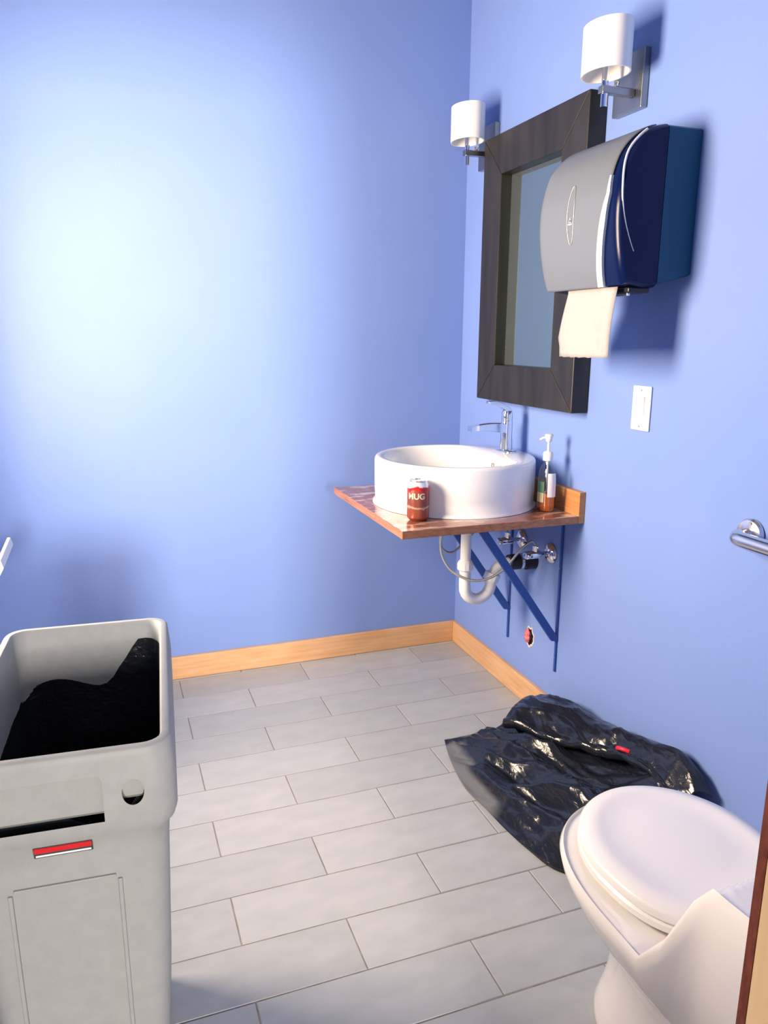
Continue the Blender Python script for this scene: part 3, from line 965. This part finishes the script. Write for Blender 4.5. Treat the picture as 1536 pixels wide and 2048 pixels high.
OUT = [(-0.394, -0.765, .002), (-0.426, -0.878, .002), (-0.450, -1.03, .002), (-0.440, -1.146, .002), (-0.432, -1.252, .002), (-0.418, -1.342, .002), (-0.393, -1.43, .002), (-0.30, -1.50, .002), (-0.20, -1.56, .002)]
WAL = [(-0.15, -0.768, .004), (-0.07, -0.80, .03), (-0.035, -0.90, .060), (-0.03, -1.05, .075), (-0.03, -1.20, .085), (-0.03, -1.32, .10), (-0.03, -1.42, .12), (-0.03, -1.50, .10), (-0.03, -1.56, .03)]
OUTc = catmull(OUT, 6); WALc = catmull(WAL, 6)
NU, NV = 110, 150
grid = []
for j in range(NV + 1):
    v = j / NV
    a = poly_at(OUTc, v); b = poly_at(WALc, v)
    row = []
    for i in range(NU + 1):
        u = i / NU
        p = a.lerp(b, u)
        # height profile: flat film near the outer edge at the far end, humps elsewhere
        flat = max(0.0, 1 - v / 0.30)
        rise = u ** (1.2 + 1.6 * flat)
        base = b.z * rise
        hump = 0.075 * math.exp(-((u - 0.36) / 0.17) ** 2) * math.exp(-((v - 0.60) / 0.17) ** 2)
        hump += 0.055 * math.exp(-((u - 0.20) / 0.13) ** 2) * math.exp(-((v - 0.82) / 0.12) ** 2)
        hump += 0.02 * math.exp(-((u - 0.55) / 0.16) ** 2) * math.exp(-((v - 0.42) / 0.14) ** 2)
        hump += 0.03 * math.exp(-((u - 0.75) / 0.2) ** 2) * math.exp(-((v - 0.80) / 0.15) ** 2)
        q = Vector((p.x, p.y, 0)); w_ = Vector((q.x * 1.15 + q.y * 0.30, (q.y - 0.5 * q.x) * 0.30, 0.3))
        env = min(1, u / 0.10) * min(1, (1 - u) / 0.06 + .25) * min(1, v / .05 + .15) * (0.18 + 0.82 * min(1, v / .3 + u))
        wr = 0.034 * ridge(w_ + Vector((.3, .1, 0)), 6.5) + 0.026 * ridge(w_, 15) + 0.008 * ridge(w_, 36)
        crisp = math.exp(-((u - 0.15) / 0.13) ** 2) * math.exp(-((v - 0.84) / 0.12) ** 2)
        wr += 0.022 * crisp * ridge(q * 1.0, 36)
        z = p.z * (1 - u) + base + hump + env * (wr - 0.010)
        row.append(Vector((p.x, p.y, max(0.0022 + 0.0006 * math.sin(u * 40), z))))
    grid.append(row)
bm = BM(); loft(bm, grid, closed=False)
o = obj('crumpled_sheet', bm, 'bag', bag, smooth=180, solid=0.0012)
# one single film layer along the far outer margin: thinner, so greyer
at = o.data.attributes.new('film', 'FLOAT', 'POINT')
for v_, a_ in zip(o.data.vertices, at.data):
    c = v_.co + o.location + bag.location
    d = c.x + 0.455 + 0.05 * noise.noise(c * 9) + 0.02 * noise.noise(c * 28)
    f_ = max(0, min(1, (0.115 - d) / 0.035)) * max(0, min(1, (c.y + 1.20) / 0.05)) * max(0, min(1, (-0.79 - c.y) / 0.02)) * max(0, min(1, (0.034 - c.z) / 0.014))
    a_.value = f_

# upper fold of the bag: a loose flap rolled over the pile, its front edge lifted
TOPL = catmull([(-0.055, -0.775, .100), (-0.030, -0.85, .130), (-0.022, -0.95, .150), (-0.022, -1.06, .160), (-0.022, -1.17, .172), (-0.022, -1.30, .205), (-0.022, -1.42, .235), (-0.03, -1.53, .19)], 6)
FRO = catmull([(-0.238, -0.880, .118), (-0.205, -0.95, .126), (-0.160, -1.05, .134), (-0.125, -1.14, .144), (-0.090, -1.22, .158), (-0.085, -1.28, .175), (-0.09, -1.38, .195), (-0.10, -1.50, .14)], 6)
grid = []
NU, NV = 60, 120
for j in range(NV + 1):
    v = j / NV
    a = poly_at(TOPL, v); b = poly_at(FRO, v)
    row = []
    for i in range(NU + 1):
        u = i / NU
        if u < 0.78:
            q = u / 0.78
            p = a.lerp(b, q)
            p.z += 0.030 * math.sin(q * math.pi)
        else:
            # edge curls back under
            q = (u - 0.78) / 0.22; an = q * math.pi * 0.95
            r = 0.020 * (1 - .45 * v)
            p = b.copy(); p.z += -r + r * math.cos(an); dirn = (b - a); dirn.z = 0; dirn.normalize()
            p += dirn * r * math.sin(an)
        w_ = Vector((p.x * 2.2, p.y * 0.8, p.z))
        p.z += 0.013 * ridge(w_, 7) * min(1, v / .05 + .2) - .006 + 0.004 * ridge(w_, 21)
        p.x += 0.006 * noise.noise(p * 14)
        p.x = min(p.x, -0.019)
        row.append(p)
    grid.append(row)
bm = BM(); loft(bm, grid, closed=False)
obj('upper_fold', bm, 'bag', bag, smooth=180, solid=0.0012)
# far mouth of the bag: standing edge between flap and floor
A = catmull([(-0.235, -0.882, .110), (-0.15, -0.83, .112), (-0.055, -0.776, .104)], 10)
B = catmull([(-0.245, -0.935, .030), (-0.17, -0.86, .018), (-0.07, -0.79, .012)], 10)
grid = []
for a, b in zip(A, B):
    row = []
    for i in range(19):
        u = i / 18; p = a.lerp(b, u); p.x += 0.022 * math.sin(u * 3.14) + 0.005 * noise.noise(p * 40); p.y += -0.02 * math.sin(u * 3.14); row.append(p)
    grid.append(row)
bm = BM(); loft(bm, grid, closed=False)
obj('mouth_fold', bm, 'bag', bag, smooth=180, solid=0.0012)
bm = BM()
tube(bm, catmull([(-0.088, -1.236, .170), (-0.094, -1.246, .179), (-0.090, -1.264, .183), (-0.080, -1.276, .181)], 5), 0.006, 8)
obj('drawstring', bm, 'red_tie', bag, smooth=60)

# ================================================================== TOILET
TX = -0.468
tl = empty('toilet', (TX, -2.03, 0.0), 'white low tank toilet with closed lid beside the doorway', 'toilet')


def bowl_ring(hw_, yf, yb, z, p=2.3, n=64):
    out = []
    cy = yf - (yf - yb) * 0.42
    for k in range(n):
        a = 2 * math.pi * k / n
        c_, s_ = math.cos(a), math.sin(a)
        ex = 2 / (p if s_ > 0 else p + 1.6)
        x = TX + hw_ * math.copysign(abs(c_) ** ex, c_)
        L_ = (yf - cy) if s_ > 0 else (cy - yb)
        y = cy + L_ * math.copysign(abs(s_) ** ex, s_)
        out.append(Vector((x, y, z)))
    return out


bm = BM()
YB = -2.335
prof = [(0.112, -1.745, 0.0005), (0.112, -1.745, 0.02), (0.104, -1.755, 0.05), (0.098, -1.770, 0.11), (0.102, -1.775, 0.17), (0.122, -1.765, 0.225),
        (0.156, -1.735, 0.270), (0.184, -1.704, 0.315), (0.199, -1.686, 0.350), (0.203, -1.681, 0.370), (0.199, -1.685, 0.380)]


def sstep(t):
    t = max(0.0, min(1.0, t)); return t * t * (3 - 2 * t)


def lifted(p, w):
    # the rear of the body sweeps up into the low tank
    t = sstep((-2.042 - p.y) / 0.080) * w
    return Vector((TX + (p.x - TX) * (1 - 0.20 * t), p.y, p.z + 0.168 * t))


rings = []
for h_, f_, z_ in prof:
    wgt = max(0.0, (z_ - 0.25) / 0.13)
    rings.append([lifted(p, wgt) for p in bowl_ring(h_, f_, YB, z_, n=128)])
rim_ring = bowl_ring(0.199, -1.685, YB, 0.380, n=128)
for k in range(1, 181):
    q = k / 181; sc_ = 1 - q
    drop = 0.003 if k == 1 else (0.004 if k > 1 else 0)
    ring_ = [lifted(Vector((TX + (p.x - TX) * sc_, -2.02 + (p.y + 2.02) * sc_, 0.380 + (0.0015 if k == 1 else -drop))), 1.0) for p in rim_ring]
    rings.append(ring_)
loft(bm, rings, cap0=True, cap1=True)
obj('bowl_and_tank', bm, 'toilet_china', tl, smooth=60)
# seat ring and closed lid


def lid_ring(g, z, yb=-2.062):
    z -= 0.0175
    hw_, yf = 0.166 - g, -1.706 - g
    out = []
    cy = -1.895
    for k in range(72):
        a = 2 * math.pi * k / 72
        c_, s_ = math.cos(a), math.sin(a)
        if s_ >= 0: x, y = hw_ * c_, cy + (yf - cy) * s_
        else:
            ex = 2 / 3.2
            x = hw_ * math.copysign(abs(c_) ** ex, c_) * (1 - 0.10 * abs(s_)); y = cy - (cy - yb - g) * abs(s_) ** ex
        out.append(Vector((TX + x, y, z)))
    return out


bm = BM()
loft(bm, [lid_ring(.004, .4012), lid_ring(0, .404), lid_ring(0, .414), lid_ring(.004, .4185), lid_ring(.055, .4185), lid_ring(.058, .4012), lid_ring(.004, .4012)])
bmesh.ops.remove_doubles(bm, verts=bm.verts, dist=1e-5)
obj('seat', bm, 'lid_plastic', tl, smooth=40)
bm = BM()
loft(bm, [lid_ring(.006, .4195), lid_ring(.001, .421), lid_ring(.001, .432), lid_ring(.006, .4375), lid_ring(.032, .443), lid_ring(.040, .4405), lid_ring(.09, .4425), lid_ring(.14, .444)], cap0=True, cap1=True)
obj('lid', bm, 'lid_plastic', tl, smooth=50)
for s in (-1, 1):
    obj('hinge', boxm(TX + s * .085 - .022, TX + s * .085 + .022, -2.072, -2.040, .402, .436), 'lid_plastic', tl, bevel=0.005)
obj('flush_button', lathem([(0.024, .5342), (0.024, .538), (0.021, .5395), (0.002, .5395)], (TX, -2.21, 0.0102), n=28), 'chrome', tl, smooth=40)

# ================================================================== GREY BIN
BA = math.radians(-4.0)
BN = Vector((-1.302, -1.868, 0.0))   # near right corner of the rim
BWd, BLn, BHt = 0.285, 0.488, 0.76
bn = empty('slim_bin', (0, 0, 0), 'tall grey open slim waste bin with a red badge', 'waste bin')


def bw(x, y, z):
    """bin space: x to the left-right (0 = right side, negative left), y depth from the near face"""
    c_, s_ = math.cos(BA), math.sin(BA)
    return Vector((BN.x + x * c_ - y * s_, BN.y + x * s_ + y * c_, z))


def bring(g, r, z, n=6):
    """rounded outline inset by g"""
    pts = rrect(-BWd / 2, BLn / 2, BWd / 2 - g, BLn / 2 - g, r, z, n)
    return [bw(p.x, p.y, p.z) for p in pts]


T_ = 0.006
bm = BM()
outer = [bring(.050, .025, .0005), bring(.046, .03, .006), bring(.022, .034, .40), bring(.014, .036, .600), bring(.012, .036, .628), bring(.004, .036, .640), bring(.000, .036, .655), bring(.000, .036, .715), bring(.003, .034, .748), bring(.004, .033, .757), bring(.007, .031, .760)]
innerR = [bring(.015, .026, .760), bring(.018, .024, .756), bring(.020, .024, .72), bring(.024, .024, .60), bring(.034, .022, .38), bring(.056, .02, .012)]
R_ = loft(bm, outer + innerR, cap0=True, cap1=True)
bin_body = obj('body', bm, 'bin', bn, smooth=45)
bn.location = (0, 0, 0)

LN = [(.0215, .024, .66, 1.0), (.024, .022, .63, 0.8), (.030, .022, .50, 0), (.045, .02, .20, 0), (.057, .018, .03, 0)]  # black lining added to stand in for the shade inside the bin
bm = BM(); rg = []
for g_, r_, z_, wv in LN:
    rw_ = bring(g_, r_, z_); ring_ = []
    for i_ in range(len(rw_)):
        a_, b_ = rw_[i_], rw_[(i_ + 1) % len(rw_)]
        n_ = max(1, int((a_ - b_).length / 0.02)) if i_ % 7 == 6 else 1
        n_ = 16 if i_ % 7 == 6 else 1
        ring_ += [a_.lerp(b_, t_ / n_) for t_ in range(n_)]
    if wv:
        for p_ in ring_:
            p_.z += wv * (0.010 * math.sin(p_.x * 38 + 1.0) + 0.012 * noise.noise(p_ * 11) + 0.055 * max(0, min(1, (p_.x + 1.40) / 0.07)) ** 2)
    rg.append(ring_)
loft(bm, rg, cap1=True)
obj('added_dark_lining', bm, 'bag', bn, smooth=60)

# near face sits about at y = g; helper for slabs on that face


def face_y(z):
    zs = [(.0, .0465), (.006, .046), (.40, .022), (.60, .014), (.628, .012), (.640, .004), (.655, 0.0), (.76, 0.0)]
    for (a, ga), (b, gb_) in zip(zs, zs[1:]):
        if a <= z <= b: return ga + (gb_ - ga) * (z - a) / (b - a)
    return 0


# recessed grip: built with a boolean on the body so the slot is a real hollow
def cutter(name, bm):
    bmesh.ops.recalc_face_normals(bm, faces=bm.faces)
    me = bpy.data.meshes.new(name); bm.to_mesh(me); bm.free()
    o = bpy.data.objects.new(name, me); COL.objects.link(o)
    return o


def bool_cut(target, bm):
    c = cutter('cutter', bm)
    md = target.modifiers.new('cut', 'BOOLEAN'); md.object = c; md.operation = 'DIFFERENCE'; md.solver = 'EXACT'
    dg = bpy.context.evaluated_depsgraph_get(); dg.update()
    me = bpy.data.meshes.new_from_object(target.evaluated_get(dg))
    old = target.data; target.modifiers.remove(md); target.data = me; me.name = old.name
    bpy.data.objects.remove(c)
    for p in me.polygons: p.use_smooth = True
    me.set_sharp_from_angle(angle=math.radians(45))


GX0, GX1 = -0.226, -0.092
bm = BM()
loft(bm, [[bw(x, y, z) for x, z in ((GX0, .662), (GX1, .662), (GX1, .720), (GX1 - .004, .728), (GX0 + .004, .728), (GX0, .720))] for y in (-0.02, 0.0135)], cap0=True, cap1=True)
bool_cut(bin_body, bm)
bm = BM()
loft(bm, [[bw(-0.055 + 0.014 * math.cos(a), y, .699 + .019 * math.sin(a)) for a in [2 * math.pi * k / 28 for k in range(28)]] for y in (-0.02, 0.013)], cap0=True, cap1=True)
bool_cut(bin_body, bm)
# the grip and the hole are open behind their lower part
bm = BM()
loft(bm, [[bw(x, y, z + dz_) for x, z in ((GX0, .6625), (GX1, .6625), (GX1, .682), (GX0, .682))] for y, dz_ in ((-0.02, .019), (0.045, -.043))], cap0=True, cap1=True)
bool_cut(bin_body, bm)
bm = BM()
loft(bm, [[bw(-0.055 + 0.0135 * math.cos(a), y, .699 + dz_ + .0185 * math.sin(a)) for a in [math.pi + math.pi * k / 14 for k in range(15)]] for y, dz_ in ((-0.02, .019), (0.045, -.043))], cap0=True, cap1=True)
bool_cut(bin_body, bm)
# raised panel with grooves either side, red badge
for nm, x0_, x1_, z0_, z1_ in (('panel_rib', -0.220, -0.213, .02, .565), ('panel_rib', -0.084, -0.077, .02, .565), ('panel_rib', -0.2125, -0.0845, .569, .573)):
    bm = BM()
    zz_ = [z0_] + [z for z in (.40,) if z0_ < z < z1_] + [z1_]
    loft(bm, [[bw(x, face_y(z) + o_, z) for x, o_ in ((x0_, .003), (x1_, .003), (x1_ - .001, -.0035), (x0_ + .001, -.0035))] for z in zz_], cap0=True, cap1=True)
    obj(nm, bm, 'bin', bn, bevel=0.001)


def badge(name, x0_, x1_, z0_, z1_, o0, mm):
    bm = BM()
    loft(bm, [[bw(x, face_y(z) + o_, z) for x, z in ((x0_, z0_), (x1_, z0_), (x1_, z1_), (x0_, z1_))] for o_ in (o0, 0.001)], cap0=True, cap1=True)
    return obj(name, bm, mm, bn, bevel=0.0006)


badge('badge_edge', -0.1825, -0.1105, .6165, .6345, -0.0016, 'badge_dark')
badge('badge_strip', -0.1805, -0.1125, .6182, .6240, -0.0026, 'badge_white')
badge('red_badge', -0.1815, -0.1115, .6242, .6340, -0.0034, 'red')

# ================================================================== SHELF TRAY ON THE LEFT WALL
sh = empty('wall_tray', (XL + .001, -0.50, 0.60), 'small white edged metal tray jutting from the left wall', 'tray')
bm = BM(); box(bm, XL + 0.0005, -1.660, -0.74, -0.50, 0.655, 0.661)
obj('tray_floor', bm, 'steel', sh, bevel=0.001)
bm = BM()
loft(bm, [[Vector((-1.668, y, .640)), Vector((-1.650, y, .650)), Vector((-1.622, y, .700)), Vector((-1.628, y, .722)), Vector((-1.636, y, .722)), Vector((-1.642, y, .700)), Vector((-1.662, y, .662))] for y in (-0.74, -0.50)], cap0=True, cap1=True)
obj('front_lip', bm, 'white_plastic', sh, bevel=0.002)
obj('back_flange', boxm(XL + 0.0005, XL + 0.005, -0.74, -0.50, 0.6615, 0.74), 'steel', sh, bevel=0.001)
